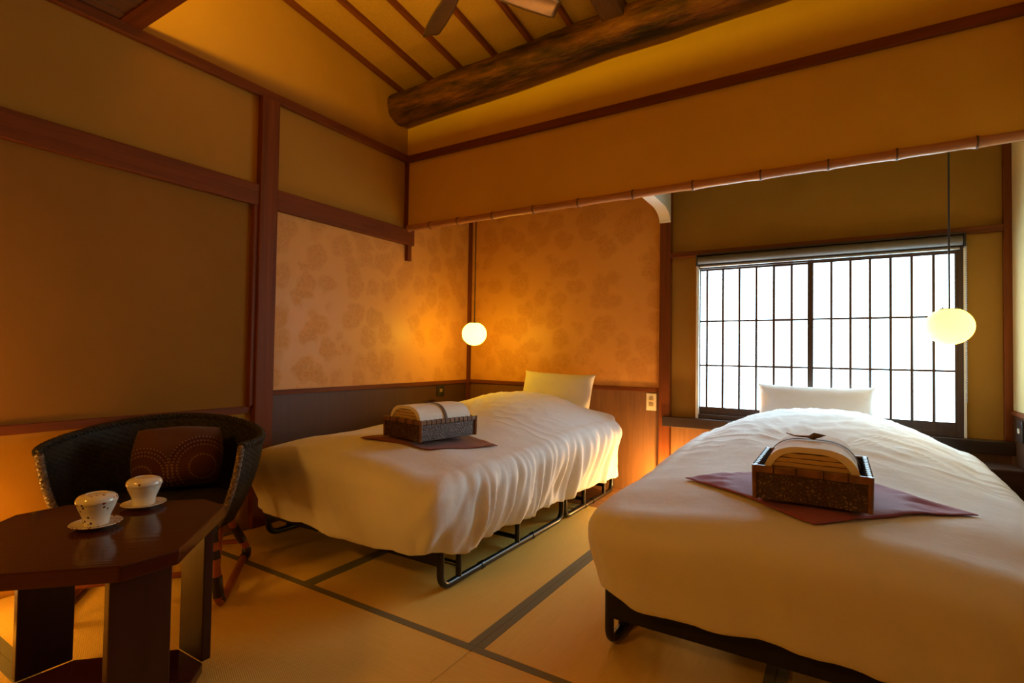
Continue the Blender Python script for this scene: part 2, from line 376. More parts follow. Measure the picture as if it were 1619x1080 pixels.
# window with two sliding paper screens
win = bpy.data.objects.new('window_1', None); COL.objects.link(win); struct(win)
fy0, fy1 = Y1-.035, Y1+.01
B(WX0, WX0+.006, fy0, fy1, WZ0, 1.64, 'window_frame', 'white_plaster', win, 0); B(WX1-.025, WX1, fy0, fy1, WZ0, 1.64, 'window_frame', 'sash', win)
B(WX0+.006, WX1-.025, fy0, fy1, 1.605, 1.64, 'window_frame', 'sash', win); B(WX0+.006, WX1-.025, fy0, fy1, WZ0, .605, 'window_frame', 'sash', win)
def screen(x0, x1, y, xs, zs, sl, sr, dbl):
    so = bpy.data.objects.new('shoji_screen', None); COL.objects.link(so); so.parent = win
    zb, zt = .605, 1.605
    f = MB().box(x0, x0+sl, y-.012, y+.012, zb, zt).box(x1-sr, x1, y-.012, y+.012, zb, zt).box(x0+sl, x1-sr, y-.012, y+.012, zb, zs[0]).box(x0+sl, x1-sr, y-.012, y+.012, zs[-1], zt)
    f.build('screen_frame', 'sash', so)
    X_ = [x0+sl]+xs+[x1-sr]
    for x in xs: B(x-.0068, x+.0068, y-.006, y+.003, zs[0], zs[-1], 'lattice_bar', 'sash', so, 0)
    for z in zs[1:-1]: B(x0+sl, x1-sr, y-.0075, y+.001, z-.0060, z+.0060, 'lattice_bar', 'sash', so, 0)
    for i in range(len(X_)-1):
        for j in range(len(zs)-1):
            B(X_[i], X_[i+1], y+.003, y+.005, zs[j], zs[j+1], 'paper_pane', 'shoji_double' if i in dbl else 'shoji_paper', so, 0)
ZS = [.655, .94, 1.245, 1.595]
screen(-.145-.018, .563, Y1-.02, [-.035+.099*i for i in range(6)], ZS, .033, .012, ())
screen(-.818, -.105, Y1+.006, [-.772+.104*i for i in range(6)], ZS, .004, .035, (5,))
B(WX0-.012, WX0, Y1-.04, Y1+.01, .575, 1.66, 'window_casing', 'white_plaster', win, .001); B(WX1, WX1+.012, Y1-.04, Y1+.01, .575, 1.66, 'window_casing', 'white_plaster', win, .001)

# roller blind
bl = thing('roller_blind', 'rolled-up grey roller blind with a bead chain above the paper window', 'blind', ((WX0+WX1)/2, Y1-.08, 1.66))
hw = (WX1-WX0)/2
MB().tube([(-hw+.01,0,0),(hw-.01,0,0)], .028, 20).build('roll', 'blind_grey', bl, smooth='auto')
MB().tube([(-hw+.02,.012,-.042),(hw-.02,.012,-.042)], .008, 10).build('hem_bar', 'blind_steel', bl, smooth='auto')
for s_ in (-1, 1): MB().box(s_*hw-.008 if s_ > 0 else -hw, s_*hw if s_ > 0 else -hw+.008, -.032, .035, -.04, .034).build('bracket', 'black_metal', bl)
MB().box(-hw+.01, hw-.01, -.03, .03, .029, .04).build('head_rail', 'sill_dark', bl)
ch = MB()
for s_, y_ in ((0, -.02), (1, .008)):
    for i in range(70): ch.add([(hw+.004+dx, y_+dy, -.02-i*.0125+dz) for dx,dy,dz in ((.003,0,0),(-.003,0,0),(0,.003,0),(0,-.003,0),(0,0,.0045),(0,0,-.0045))],
                               [(0,2,4),(2,1,4),(1,3,4),(3,0,4),(2,0,5),(1,2,5),(3,1,5),(0,3,5)])
tag(ch.build('bead_chain', 'blind_steel', bl), kind='stuff')

# plaster arch arm from the post to the hanging wall
prof = [(YB+.09, 2.04), (3.55, 2.035)]
for i in range(9): a = i/8*PI/2; prof.append((3.55+.185*math.sin(a), 1.96+.075*math.cos(a)))
prof += [(Y1-.05, 1.955), (Y1-.05, 2.32), (YB+.09, 2.32)]
n_ = len(prof)
arm = MB().add([(PX0, y, z) for y, z in prof]+[(PX1, y, z) for y, z in prof], [tuple(range(n_)), tuple(range(2*n_-1, n_-1, -1))]+[(i, i+n_, (i+1) % n_+n_, (i+1) % n_) for i in range(n_)]).build('arch_arm', 'white_plaster')
tag(arm, 'short white plaster arch arm above the post between the two beds', 'arch')

# log beam and bamboo pole
pts = []; rs = []
L = MB(); seg = 36; rows = []
for i in range(120):
    x = XL-.02+i/119*(XR-XL+.02); u = (x-XL)
    cz = 2.832+.032*u+.012*nz(x*1.3, 5); cy = 2.865+.012*nz(x*1.1, 9); r = .118-.006*u+.008*nz(x*2.1, 2)
    row = []
    for k in range(seg):
        a = 2*PI*k/seg; rr = r*(1+.06*nz(math.cos(a)*1.2+x*.7, math.sin(a)*1.2, 3)+.05*nz(math.cos(a)*3+x*3, math.sin(a)*3, 7)+.025*nz(math.cos(a)*7+x*6, math.sin(a)*7, 1))
        row.append((x, cy+rr*math.cos(a), cz+rr*math.sin(a)))
    rows.append(row)
vs = [p for r_ in rows for p in r_]; fs = []
for i in range(119):
    for k in range(seg): l = (k+1) % seg; fs.append((i*seg+k, (i+1)*seg+k, (i+1)*seg+l, i*seg+l))
fs += [tuple(range(seg)), tuple(119*seg+k for k in range(seg-1,-1,-1))]
L.add(vs, fs); tag(L.build('log_beam', 'bark', smooth=True), 'rough round log beam with peeling brown bark under the roof', 'beam')
bam = thing('bamboo_pole', 'bamboo pole edging the bottom of the wall over the bed alcove', 'pole', (XL+.03, YB-.004, 1.945))
nodes = [0, .22, .48, .78, 1.10, 1.42, 1.77, 2.11, 2.45, 2.75, 3.02, 3.3, XR-XL-.03]
for a, b_ in zip(nodes[:-1], nodes[1:]):
    s_ = MB(); n = 14
    s_.tube([(a+(b_-a)*i/n, 0, .002*nz(a*3+i*.2)) for i in range(n+1)], [.0225+.0045*abs(2*i/n-1)**6 for i in range(n+1)], 18)
    s_.build('culm_section', 'bamboo', bam, smooth='auto')
for a in nodes[1:-1]: MB().tube([(a-.004,0,0),(a+.004,0,0)], .0285, 18).build('node_ring', 'rope_ring', bam, smooth='auto')

# ------------------------------------------------------------------ duvets, beds, pillows
class Duvet:
    def __init__(s, cx, y0, y1, hw, seed): s.cx, s.y0, s.y1, s.hw, s.seed = cx, y0, y1, hw, seed
    def top(s, x, y):
        q = (x-s.cx)/s.hw; t_ = (y-s.y0)/(s.y1-s.y0)
        z = .502+.052*max(0, 1-q*q)+.155*sstep((t_-.28)/.62)*max(0, 1-abs(q)**2.3*.72)-.02*(1-sstep(t_/.14))
        z += .010*nz(x*3+s.seed, y*2.5)+.005*nz(x*7+s.seed, y*6, 4)
        wr = nz(x*5+y*9+s.seed, y*3-x*6, 2); z += .007*max(0, .25-abs(wr))/.25*sstep((t_-.42)/.2)
        return z
def make_duvet(D, mat, label, group, sidefold, foldright, hemlift=0., skew=0.):
    hl = (D.y1-D.y0)/2; hw = D.hw; cy = D.y0+hl; rc = .13
    path = []
    def seg_(a, b_, n):
        for i in range(n): path.append(((a[0]+(b_[0]-a[0])*i/n, a[1]+(b_[1]-a[1])*i/n), nrm))
    NS, NC, NW = 130, 26, 70
    corners = [(hw, hl), (-hw, hl), (-hw, -hl), (hw, -hl)]     # from head-right, ccw
    nrm = (0, 1); seg_((hw-rc, hl), (-hw+rc, hl), NW)
    def arc(cx_, cy_, a0, n):
        for i in range(n):
            a = a0+PI/2*i/n; path.append(((cx_+rc*math.cos(a), cy_+rc*math.sin(a)), (math.cos(a), math.sin(a))))
    arc(-hw+rc, hl-rc, PI/2, NC); nrm = (-1, 0); seg_((-hw, hl-rc), (-hw, -hl+rc), NS)
    arc(-hw+rc, -hl+rc, PI, NC); nrm = (0, -1); seg_((-hw+rc, -hl), (hw-rc, -hl), NW)
    arc(hw-rc, -hl+rc, 3*PI/2, NC); nrm = (1, 0); seg_((hw, -hl+rc), (hw, hl-rc), NS)
    arc(hw-rc, hl-rc, 0, NC)
    N = len(path); ln = [0]
    for i in range(1, N+1): a, b_ = path[i-1][0], path[i % N][0]; ln.append(ln[-1]+math.hypot(b_[0]-a[0], b_[1]-a[1]))
    RT, RS = 26, 26; rows = []
    for i in range(N):
        (px, py), (nx, ny) = path[i]; s = ln[i]; row = []
        for k in range(1, RT+1):
            f = (k/RT)**.85; X_, Y_ = px*f, py*f
            row.append((X_, Y_, D.top(D.cx+X_, cy+Y_)))
        zb = row[-1][2]
        head = sstep((ny-.05)/.25)            # head end drops only onto the mattress
        corner = sstep(1-abs(abs(nx)-abs(ny))/.9) if abs(nx) > .05 and abs(ny) > .05 else 0
        right = sstep((nx-.2)/.6); foot = sstep((-ny-.2)/.6)
        zh = .185+.030*nz(s*2.6+D.seed, 3)+.018*nz(s*7+D.seed, 8)+.02*corner*(1-head)+hemlift*foot-.03*right*(1-corner)
        zh = zh*(1-head)+(.482)*head
        for k in range(1, RS+1):
            kk = k/RS
            ang = min(1, kk/.42)*PI/2
            R_ = (.115+.02*foot)*(1-.6*head)
            h = R_*math.sin(ang) if kk < .42 else R_-.055*((kk-.42)/.58)**1.6*(1-.3*right)
            vfr = .28*(1-math.cos(ang)) if kk < .42 else .28+.72*(kk-.42)/.58
            z = zb-(zb-zh)*vfr
            amp = (sstep(kk*1.25)*.9+.1)*(1-.85*head)
            sh = .55*kk*(1 if nx > 0 else -1)
            f1 = nz((s+sh*.28)*7+D.seed, kk*.6, 1); f2 = nz((s+sh*.2)*17+D.seed, kk*.9, 5); f3 = nz((s+sh*.25)*36, kk*1.3+D.seed, 9)
            A = sidefold*(.35+.65*right*foldright+.35*corner)*(1-.45*foot*(1-corner))
            h += amp*A*(.030*(abs(f1)*2.2-.55)+.020*(abs(f2)*2.2-.5)+.007*f3)
            h += .02*nz(s*1.7+D.seed, kk*2)*amp
            g9 = corner*(1-head)*sstep((kk-.35)/.65); h += g9*(.009*math.sin(math.atan2(ny, nx)*15+D.seed)-.004)
            z += .008*f2*amp*A
            if z < .42: h = max(h, (.062+.032*corner)*(1-sstep((zh-.45)/.03)))
            row.append((px+nx*h, py+ny*h, z))
        X_, Y_, Z_ = row[-1]
        for t_, dz in ((.004, -.003), (.008, .002), (.010, .012)):
            t2 = t_*(1-.6*head); row.append((X_-nx*t2, Y_-ny*t2, Z_+dz*(1-head)))
        rows.append(row)
    def sk(p):
        k9 = sstep(((p[1]+hl)/(2*hl)-.55)/.45)*sstep((p[0]-.40)/.17); return (p[0]+.05*k9, p[1]+skew*k9, p[2])
    if skew: rows = [[sk(p) for p in r_] for r_ in rows]
    g = MB(); g.grid(rows, True)
    c0 = len(g.v); g.v.append((0, 0, D.top(D.cx, cy))); nv = len(rows[0])
    g.f += [(c0, ((i+1) % N)*nv, i*nv) for i in range(N)]
    g.f = [tuple(reversed(f)) for f in g.f]
    o = g.build('duvet', mat, smooth=True, loc=(D.cx, cy, 0)); tag(o, label, 'duvet', group)
    return o
D1 = Duvet(-2.005, 1.70, 3.47, .568, 1.7); D2 = Duvet(-.07, 1.70, 3.50, .568, 8.3)
make_duvet(D1, 'duvet', 'white duvet with deep side creases on the bed beside the damask wallpaper', None, 1.35, 1.0, -.015, .20)
make_duvet(D2, 'duvet', 'white puffy duvet on the bed under the paper window', None, .9, .2, .02)

def bed(cx, label):
    r_ = thing('folding_bed', label, 'bed', (cx, 1.73, 0))
    HW = .595; T = .0155
    def loop(x, y0, y1, posts):
        zt = .27; rr = .055; z0 = T
        p = [(x, y0, zt)]
        for i in range(7): a = PI+PI/2*i/6; p.append((x, y0+rr+rr*math.cos(a), z0+rr+rr*math.sin(a)))
        for i in range(7): a = 3*PI/2+PI/2*i/6; p.append((x, y1-rr+rr*math.cos(a), z0+rr+rr*math.sin(a)))
        p.append((x, y1, zt))
        lo = MB().tube(p, T, 12).build('leg_loop', 'black_metal', r_, smooth='auto')
        for y in posts: MB().tube([(x, y, z0+.01), (x, y, zt)], T*.85, 10).build('strut', 'black_metal', lo, smooth='auto')
        for y in (y0+.3, y1-.35): MB().tube([(x, y-.012, z0), (x, y+.012, z0)], T*1.2, 12).build('collar', 'black_metal', lo, smooth='auto')
    for x in (-HW, HW):
        loop(x, 0.0, 1.13, (.125, .62)); loop(x, 1.17, 1.95, (1.45, 1.80))
        MB().tube([(x, 0, .285), (x, 1.97, .285)], .018, 12).build('side_rail', 'black_metal', r_, smooth='auto')
    for y, z in ((.125, .075), (.62, .05), (1.45, .06), (1.80, .08)):
        MB().tube([(-HW, y, z), (HW, y, z)], .012, 10).build('cross_bar', 'black_metal', r_, smooth='auto')
    for x in (-.2, .2): MB().tube([(x, .10, .285), (x, .14, .09), (x, .62, .06)], .010, 8).build('brace', 'black_metal', r_, smooth='auto')
    B(-HW-.005, HW+.005, -.022, -.004, .11, .205, 'end_panel', 'black_cloth', r_, .006)
    B(-HW+.02, HW-.02, .01, 1.95, .275, .300, 'deck', 'black_cloth', r_, .004)
    B(-HW+.03, HW-.03, .03, 1.96, .301, .455, 'mattress', 'mattress', r_, .03)
    return r_
bed(-2.005, 'black tubular folding bed beside the damask wallpaper'); bed(-.07, 'black tubular folding bed under the paper window')

def pillow(name, mat, W_, H_, T_, label, cat, loc, rot, group=None, seed=0, pow_=.42, rnd=0.):
    n = 40; mb = MB(); sides = []
    for sg in (1, -1):
        P = []
        for i in range(n+1):
            row = []
            for j in range(n+1):
                u = -1+2*i/n; v_ = -1+2*j/n
                e = max(0, (1-u**4)*(1-v_**4))**pow_ * (1-.18*(u*u+v_*v_)/2)
                pin = 1-.07*(1-abs(u)**3)*(abs(v_)**3); pin2 = 1-.05*(1-abs(v_)**3)*(abs(u)**3)
                th = T_/2*e*(1+.15*nz(u*2+seed, v_*2, sg))
                ed = .004*nz(u*9+seed, v_*9)*(abs(u)**6+abs(v_)**6)
                row.append((W_/2*u*pin2*(1-rnd*v_*v_), sg*(th+.0015)+ed, H_/2*v_*pin*(1-rnd*u*u)))
            P.append(row)
        if sg < 0: P = [list(reversed(r_)) for r_ in P]
        sides.append(P)
    for P in sides: mb.grid(P)
    per = [(i, 0) for i in range(n)]+[(n, j) for j in range(n)]+[(i, n) for i in range(n, 0, -1)]+[(0, j) for j in range(n, 0, -1)]
    N2 = (n+1)*(n+1); fs = []
    for a, b_ in zip(per, per[1:]+per[:1]):
        fs.append((a[0]*(n+1)+a[1], N2+a[0]*(n+1)+n-a[1], N2+b_[0]*(n+1)+n-b_[1], b_[0]*(n+1)+b_[1]))
    mb.f += fs
    o = mb.build(name, mat, smooth=True, loc=loc); o.rotation_euler = rot
    bm = bmesh.new(); bm.from_mesh(o.data); bmesh.ops.recalc_face_normals(bm, faces=bm.faces); bm.to_mesh(o.data); bm.free()
    return tag(o, label, cat, group)
pillow('pillow', 'pillow', .60, .40, .15, 'white pillow propped against the wainscot behind the creased duvet', 'pillow', (-1.87, 3.665, .668), (-.30, .03, .05), seed=2)
pillow('pillow', 'pillow', .62, .385, .15, 'white pillow propped up in front of the paper window', 'pillow', (-.125, 3.645, .650), (-.26, 0, 0), seed=5)

# ------------------------------------------------------------------ baskets, wrapping cloths, folded robes
def cloth_diamond(D, cx, cy, hd, rz, name, mat, label, seed):      # hd: half diagonals right, far, left, near
    n = 50; P = []; e1 = (math.cos(rz), math.sin(rz)); e2 = (-math.sin(rz), math.cos(rz))
    for i in range(n+1):
        row = []
        for j in range(n+1):
            u = -1+2*i/n; v_ = -1+2*j/n; p_, q_ = (u-v_)/2, (u+v_)/2
            a = p_*(hd[0] if p_ > 0 else hd[2]); b_ = q_*(hd[1] if q_ > 0 else hd[3])
            X_ = cx+a*e1[0]+b_*e2[0]; Y_ = cy+a*e1[1]+b_*e2[1]
            rr = max(abs(u), abs(v_))
            w9 = sstep((math.hypot(X_-cx, Y_-cy)-.235)/.06)
            fold = w9*(.022*abs(nz(a*7+seed, b_*11))+.012*max(0, nz(a*6+b_*16, seed)))*(1-.55*sstep((rr-.8)/.2))
            row.append((X_-cx, Y_-cy, D.top(X_, Y_)+.006+fold))
        P.append(row)
    o = MB().grid(P).build(name, mat, smooth=True, loc=(cx, cy, 0), solid=.003); return tag(o, label, 'cloth', 'wrapping cloths under the baskets')
def basket(D, cx, cy, rz, label, rlabel):
    z0 = max(D.top(cx+dx, cy+dy) for dx in (-.13, 0, .13) for dy in (-.18, 0, .18))+.015
    b_ = thing('woven_basket', label, 'basket', (cx, cy, z0), rz, 'woven baskets on the duvets')
    W_, L_, H_ = .145, .18, .098; t_ = .006; fl = .006
    B(-W_, W_, -L_, L_, 0, .008, 'base', 'basket', b_)
    for sg in (-1, 1):
        MB().box(-W_-.0, W_+.0, sg*L_-(t_ if sg > 0 else 0), sg*L_+(t_ if sg < 0 else 0), .006, H_).build('side_panel', 'basket', b_, bevel=.002)
        MB().box(sg*W_-(t_ if sg > 0 else 0), sg*W_+(t_ if sg < 0 else 0), -L_+t_, L_-t_, .006, H_).build('side_panel', 'basket', b_, bevel=.002)
        for zz, nm in ((H_-.018, 'rim'),):
            MB().box(-W_-.006, W_+.006, sg*L_-.0045 if sg > 0 else -L_-.0075, sg*L_+.0075 if sg > 0 else -L_+.0045, zz, H_+.004).build(nm, 'basket_rim', b_, bevel=.003)
            MB().box(sg*W_-.0045 if sg > 0 else -W_-.0075, sg*W_+.0075 if sg > 0 else -W_+.0045, -L_-.006, L_+.006, zz, H_+.004).build(nm, 'basket_rim', b_, bevel=.003)
        for sx_ in (-1, 1): MB().tube([(sx_*(W_+.002), sg*(L_+.002), 0), (sx_*(W_+.004), sg*(L_+.004), H_+.004)], .007, 8).build('corner_post', 'basket_rim', b_, smooth='auto')
    bind = None
    spots = [(x_, sg*(L_+.0015), 0) for x_ in (-.095, -.035, .035, .095) for sg in (-1, 1)]+[(sg*(W_+.0015), y_, 1) for y_ in (-.15, -.12, -.09, -.06, -.03, 0, .03, .06, .09, .12, .15) for sg in (-1, 1)]
    for x_, y_, r9 in spots:
        if bind is None: bind = MB().box(-.0015, .0015, -.0085, .0085, -.0118, .0118).build('binding', 'dark_wrap', b_); c_ = bind
        else: c_ = dupobj(bind, b_)
        c_.location = (x_, y_, H_-.007); c_.rotation_euler = (0, 0, PI/2*r9)
    # folded robe
    y = thing('folded_robe', rlabel, 'robe', (cx, cy, z0+.0135), rz, 'folded robes in the baskets')
    RW, RH, RL = .131, .152, .168
    def arch(w_, h_, n=26):
        out = []
        for i in range(n+1):
            a = PI*i/n; c_, s_ = math.cos(a), math.sin(a)
            out.append((w_*abs(c_)**.62*(1 if c_ > 0 else -1), h_*abs(s_)**.72))
        return out
    def shell(prof_o, prof_i, y0_, y1_, wob=0.):
        n = len(prof_o); mb = MB(); rowsY = [y0_+(y1_-y0_)*i/10 for i in range(11)]
        G = []
        for yy in rowsY: G.append([(px+wob*nz(px*9, yy*9), yy, pz+wob*nz(pz*9, yy*8, 3)) for px, pz in prof_o]+[(px, yy, pz) for px, pz in reversed(prof_i)])
        m_ = 2*n; vs = [p for r_ in G for p in r_]; fs = []
        for i in range(10):
            for k in range(m_): l = (k+1) % m_; fs.append((i*m_+k, i*m_+l, (i+1)*m_+l, (i+1)*m_+k))
        for k in range(n-1):
            fs.append((k, m_-1-k, m_-2-k, k+1)[::-1]); b0 = 10*m_; fs.append((b0+k, b0+m_-1-k, b0+m_-2-k, b0+k+1))
        mb.add(vs, fs); return mb
    o_ = shell(arch(RW, RH), arch(RW-.017, RH-.017), -RL, RL, .004).build('outer_fold', 'yukata', y, smooth='auto')
    nL = 9
    for i in range(nL):
        za, zb_ = .002+i*(RH-.022)/nL, .002+(i+1)*(RH-.022)/nL-.0024
        def wat(z): s9 = min(1, (z/(RH-.0175))**(1/.72)); return (RW-.018)*max(.0, 1-s9*s9)**.31
        w0, w1 = wat(za), max(.01, wat(zb_))
        mb = MB(); npt = 14
        yy0 = -RL+.004+.006*abs(nz(i*1.7)); yy1 = RL-.004
        lo, hi = [], []
        for q in range(npt+1):
            f_ = -1+2*q/npt; d_ = .0016*nz(f_*3, i*3.1)
            lo.append((w0*f_, za+d_)); hi.append((w1*f_, zb_+d_))
        poly = lo+hi[::-1]; n = len(poly)
        mb.add([(a, yy0, b2) for a, b2 in poly]+[(a, yy1, b2) for a, b2 in poly], [(k, (k+1) % n, (k+1) % n+n, k+n) for k in range(n)]+[tuple(range(n-1, -1, -1)), tuple(range(n, 2*n))])
        mb.build('cloth_fold', 'yukata_inner', y, bevel=0)
    rib = shell(arch(RW+.0055, RH+.0055), arch(RW+.0035, RH+.0035), -.012, .004).build('ribbon', 'ribbon', y, smooth='auto')
    zt = RH+.008
    MB().tube([(-.075, .01, zt+.008), (-.05, .002, zt+.002), (-.02, -.004, zt+.003), (.01, -.004, zt+.006)], [.0015, .0022, .003, .003], 6).build('tie_end', 'ribbon', rib, smooth='auto')
    MB().add([(-.016,-.014,zt+.001),(.004,-.018,zt+.010),(.024,-.010,zt+.012),(.040,-.004,zt+.012),(.024,.006,zt+.008),(.0,.008,zt+.010),(-.014,.004,zt+.004),(.004,-.004,zt+.018),(.004,-.004,zt-.004)],
             [(0,1,7),(1,2,7),(2,3,7),(3,4,7),(4,5,7),(5,6,7),(6,0,7),(1,0,8),(2,1,8),(3,2,8),(4,3,8),(5,4,8),(6,5,8),(0,6,8)]).build('knot', 'ribbon', rib)
    return z0
cloth_diamond(D1, -1.775, 2.09, (.34, .30, .36, .21), math.radians(38), 'wrapping_cloth', 'rust_cloth', 'rust brown wrapping cloth under the basket on the creased duvet', 1.2)
cloth_diamond(D2, -.07, 2.08, (.43, .36, .425, .40), math.radians(2), 'wrapping_cloth', 'plum_cloth', 'plum wrapping cloth spread in a diamond under the basket by the window', 4.7)
basket(D1, -1.81, 2.12, math.radians(-10), 'brown woven basket on the bed beside the damask wallpaper', 'folded cream robe tied with ribbon in the basket on the creased duvet')
basket(D2, -.07, 1.958, math.radians(0), 'brown woven basket on the bed under the paper window', 'folded cream robe tied with ribbon in the basket on the plum cloth')

# ------------------------------------------------------------------ tea table
TC = (-1.735, .623)
tb = thing('tea_table', 'glossy dark red octagonal tea table with slab legs', 'table', (TC[0], TC[1], 0), math.radians(45.3))
def octo(h, c): return [(h, -h+c), (h, h-c), (h-c, h), (-h+c, h), (-h, h-c), (-h, -h+c), (-h+c, -h), (h-c, -h)]
MB().prism(octo(.285, .09), .462, .5).build('table_top', 'table_lacquer', tb, bevel=.004)
MB().prism(octo(.245, .10), .001, .032).build('base_board', 'table_lacquer', tb, bevel=.004)
for i in range(4):
    a = PI/4+i*PI/2; d_ = .288
    lg = MB().box(-.014, .014, -.068, .068, .033, .461).build('leg', 'table_leg', tb, bevel=.003); lg.location = (d_*math.cos(a), d_*math.sin(a), 0); lg.rotation_euler = (0, 0, a)

# ------------------------------------------------------------------ tea cups on saucers
def cup(x, y, mat, label, slabel):
    s_ = MB().lathe([(0, .001), (.026, .001), (.028, .003), (.050, .0075), (.060, .012), (.0612, .0135), (.060, .0145), (.048, .0105), (.028, .0075), (0, .0072)], 56).build('saucer', mat, smooth='auto', loc=(x, y, .5))
    tag(s_, slabel, 'saucer', 'saucers on the tea table')
    c_ = thing('teacup', label, 'cup', (x, y, .5085), 0, 'lidded teacups on the tea table')
    MB().lathe([(0, .002), (.026, .0), (.0295, 0), (.0305, .004), (.031, .014), (.034, .027), (.040, .041), (.0445, .053), (.046, .060), (.0442, .060), (.038, .041), (.028, .014), (0, .010)], 56).build('cup_body', mat, c_, smooth='auto')
    MB().lathe([(.0445, .0605), (.0475, .0610), (.0487, .064), (.0484, .069), (.046, .0755), (.041, .0805), (.034, .0832), (.029, .0838), (.0275, .0850), (.0255, .0848), (.024, .0832), (.012, .0838), (0, .084)], 56).build('lid', mat, c_, smooth='auto')
cup(-1.757, .645, 'porcelain_flowers', 'lidded porcelain teacup covered in small red flowers', 'flower-dotted saucer under the teacup covered in red flowers')
cup(-1.862, .808, 'porcelain_plain', 'plain cream lidded porcelain teacup with few small flowers', 'plain cream saucer under the teacup with few flowers')

# ------------------------------------------------------------------ wicker tub chair
CC = (-2.395, 1.095); FA = math.radians(-39)
chd = thing('wicker_chair', 'dark woven wicker tub chair with bent rattan legs', 'chair', (CC[0], CC[1], 0), FA)     # local +x is the front
A0, A1 = math.radians(60), math.radians(300)
def rim_z(u): return .612+.063*sstep(1-abs(2*u-1)*1.12)       # u along the back, 0..1
def shellp(u, v_, out):                                      # v 0 bottom..1 top
    a = A0+(A1-A0)*u; zt = rim_z(u); zb = .285; z = zb+(zt-zb)*v_
    r_ = .275+.105*v_**.8+.012*math.sin(v_*PI)
    return a, r_+out, z
rows = []; NU, NV = 150, 64
for side in (1, -1):
    P = []
    for i in range(NU+1):
        row = []
        for j in range(NV+1):
            a, r_, z = shellp(i/NU, j/NV, side*(.011+.0022*math.sin(j*PI*.5)*(1 if (i//2) % 2 else -1)))
            row.append((r_*math.cos(a), r_*math.sin(a), z))
        P.append(row)
    if side < 0: P = P[::-1]
    rows.append(P)
mb = MB(); mb.grid(rows[0]); mb.grid(rows[1]); mb.f = [tuple(reversed(f)) for f in mb.f]
mb.build('woven_back', 'wicker', chd, smooth=True)
def braid(pts, r_, name, mat, tw=70):
    pts = [Vector(p) for p in pts]; mb = MB(); n = len(pts)
    for ph in (0, PI):
        q = []
        for i, p in enumerate(pts):
            tg = (pts[min(i+1, n-1)]-pts[max(i-1, 0)]).normalized(); nn = tg.cross(Vector((0.3, 0.2, 1)).normalized()).normalized() if abs(tg.z) < .8 else tg.cross(Vector((1, .3, 0)).normalized()).normalized()
            bb = tg.cross(nn); a = i*tw/n*2*PI/2+ph
            q.append(p+(nn*math.cos(a)+bb*math.sin(a))*r_*.55)
        mb.tube(q, r_*.62, 7)
    return mb.build(name, mat, chd, smooth='auto')
def cart(t3): a, r_, z = t3; return (r_*math.cos(a), r_*math.sin(a), z)
braid([cart(shellp(i/320, 1, 0)) for i in range(321)], .015, 'rim_braid', 'wicker', 90)
for u in (0, 1): braid([cart(shellp(u, i/120, 0)) for i in range(121)], .0125, 'edge_braid', 'wicker_edge', 34)
braid([cart(shellp(i/240, 0, 0)) for i in range(241)], .014, 'lower_braid', 'wicker', 70)
seatp = [(r_, z) for r_, z in ((.0, .375), (.16, .377), (.25, .372), (.272, .36), (.275, .33), (.26, .315), (0, .31))]
MB().lathe(seatp[::-1], 48).build('seat', 'wicker', chd, smooth='auto')
for sg in (1, -1):
    fx, fy = .245, .272*sg; rx, ry = -.27, .30*sg
    p = [(.213, .233*sg, .33)]
    for i in range(9): a = i/8; p.append((.215+(fx-.215)*min(1, a*1.3), .235*sg+(fy-.235*sg)*a, .31-(.31-.06)*a))
    q = p+[(fx+.002, fy, .035), (fx-.012, fy+.004*sg, .019), (fx-.05, fy+.008*sg, .0165)]
    q += [(fx-.05+(rx+.05-fx+.05)*i/10, fy+.008*sg+(ry-fy-.016*sg)*i/10, .0165) for i in range(1, 11)]
    q += [(rx+.012, ry, .02), (rx-.002, ry, .045)]
    q += [(rx+(-.15-rx)*i/6, ry+(.20*sg-ry)*i/6, .05+.25*i/6) for i in range(1, 7)]
    lg = MB().tube(q, .0165, 12).build('bent_leg', 'rattan', chd, smooth='auto')
    def wrap(a, b_, r_=.0195): MB().tube([a, ((a[0]+b_[0])/2, (a[1]+b_[1])/2, (a[2]+b_[2])/2), b_], r_, 12).build('cane_wrap', 'dark_wrap', lg, smooth='auto')
    wrap(p[1], p[3]); wrap(p[4], p[5]); wrap(p[7], (fx+.002, fy, .045)); wrap((fx+.002, fy, .045), (fx-.02, fy+.004*sg, .0195), .0192)
    wrap(q[-9], q[-8], .0205); wrap(q[-8], q[-7], .0205); wrap(q[-6], q[-4]); wrap(q[-3], q[-1])
    MB().tube([(.235, .262*sg, .12), (-.03, .235*sg, .30)], .009, 10).build('stay', 'rattan', lg, smooth='auto')
MB().tube([(.235, -.262, .14), (.235, .262, .14)], .011, 10).build('stretcher', 'rattan', chd, smooth='auto')
MB().tube([(-.25, -.28, .09), (-.25, .28, .09)], .011, 10).build('stretcher', 'rattan', chd, smooth='auto')
cv = Vector((-.155, .03, .522)); cv = Matrix.Rotation(FA, 3, 'Z') @ cv + Vector((CC[0], CC[1], 0))
pillow('cushion', 'cushion', .37, .285, .16, 'brown and dark red cushion with dotted circles on the wicker chair', 'cushion', cv, (-.34, .0, FA+PI/2+.12), seed=11, pow_=.6, rnd=.15)

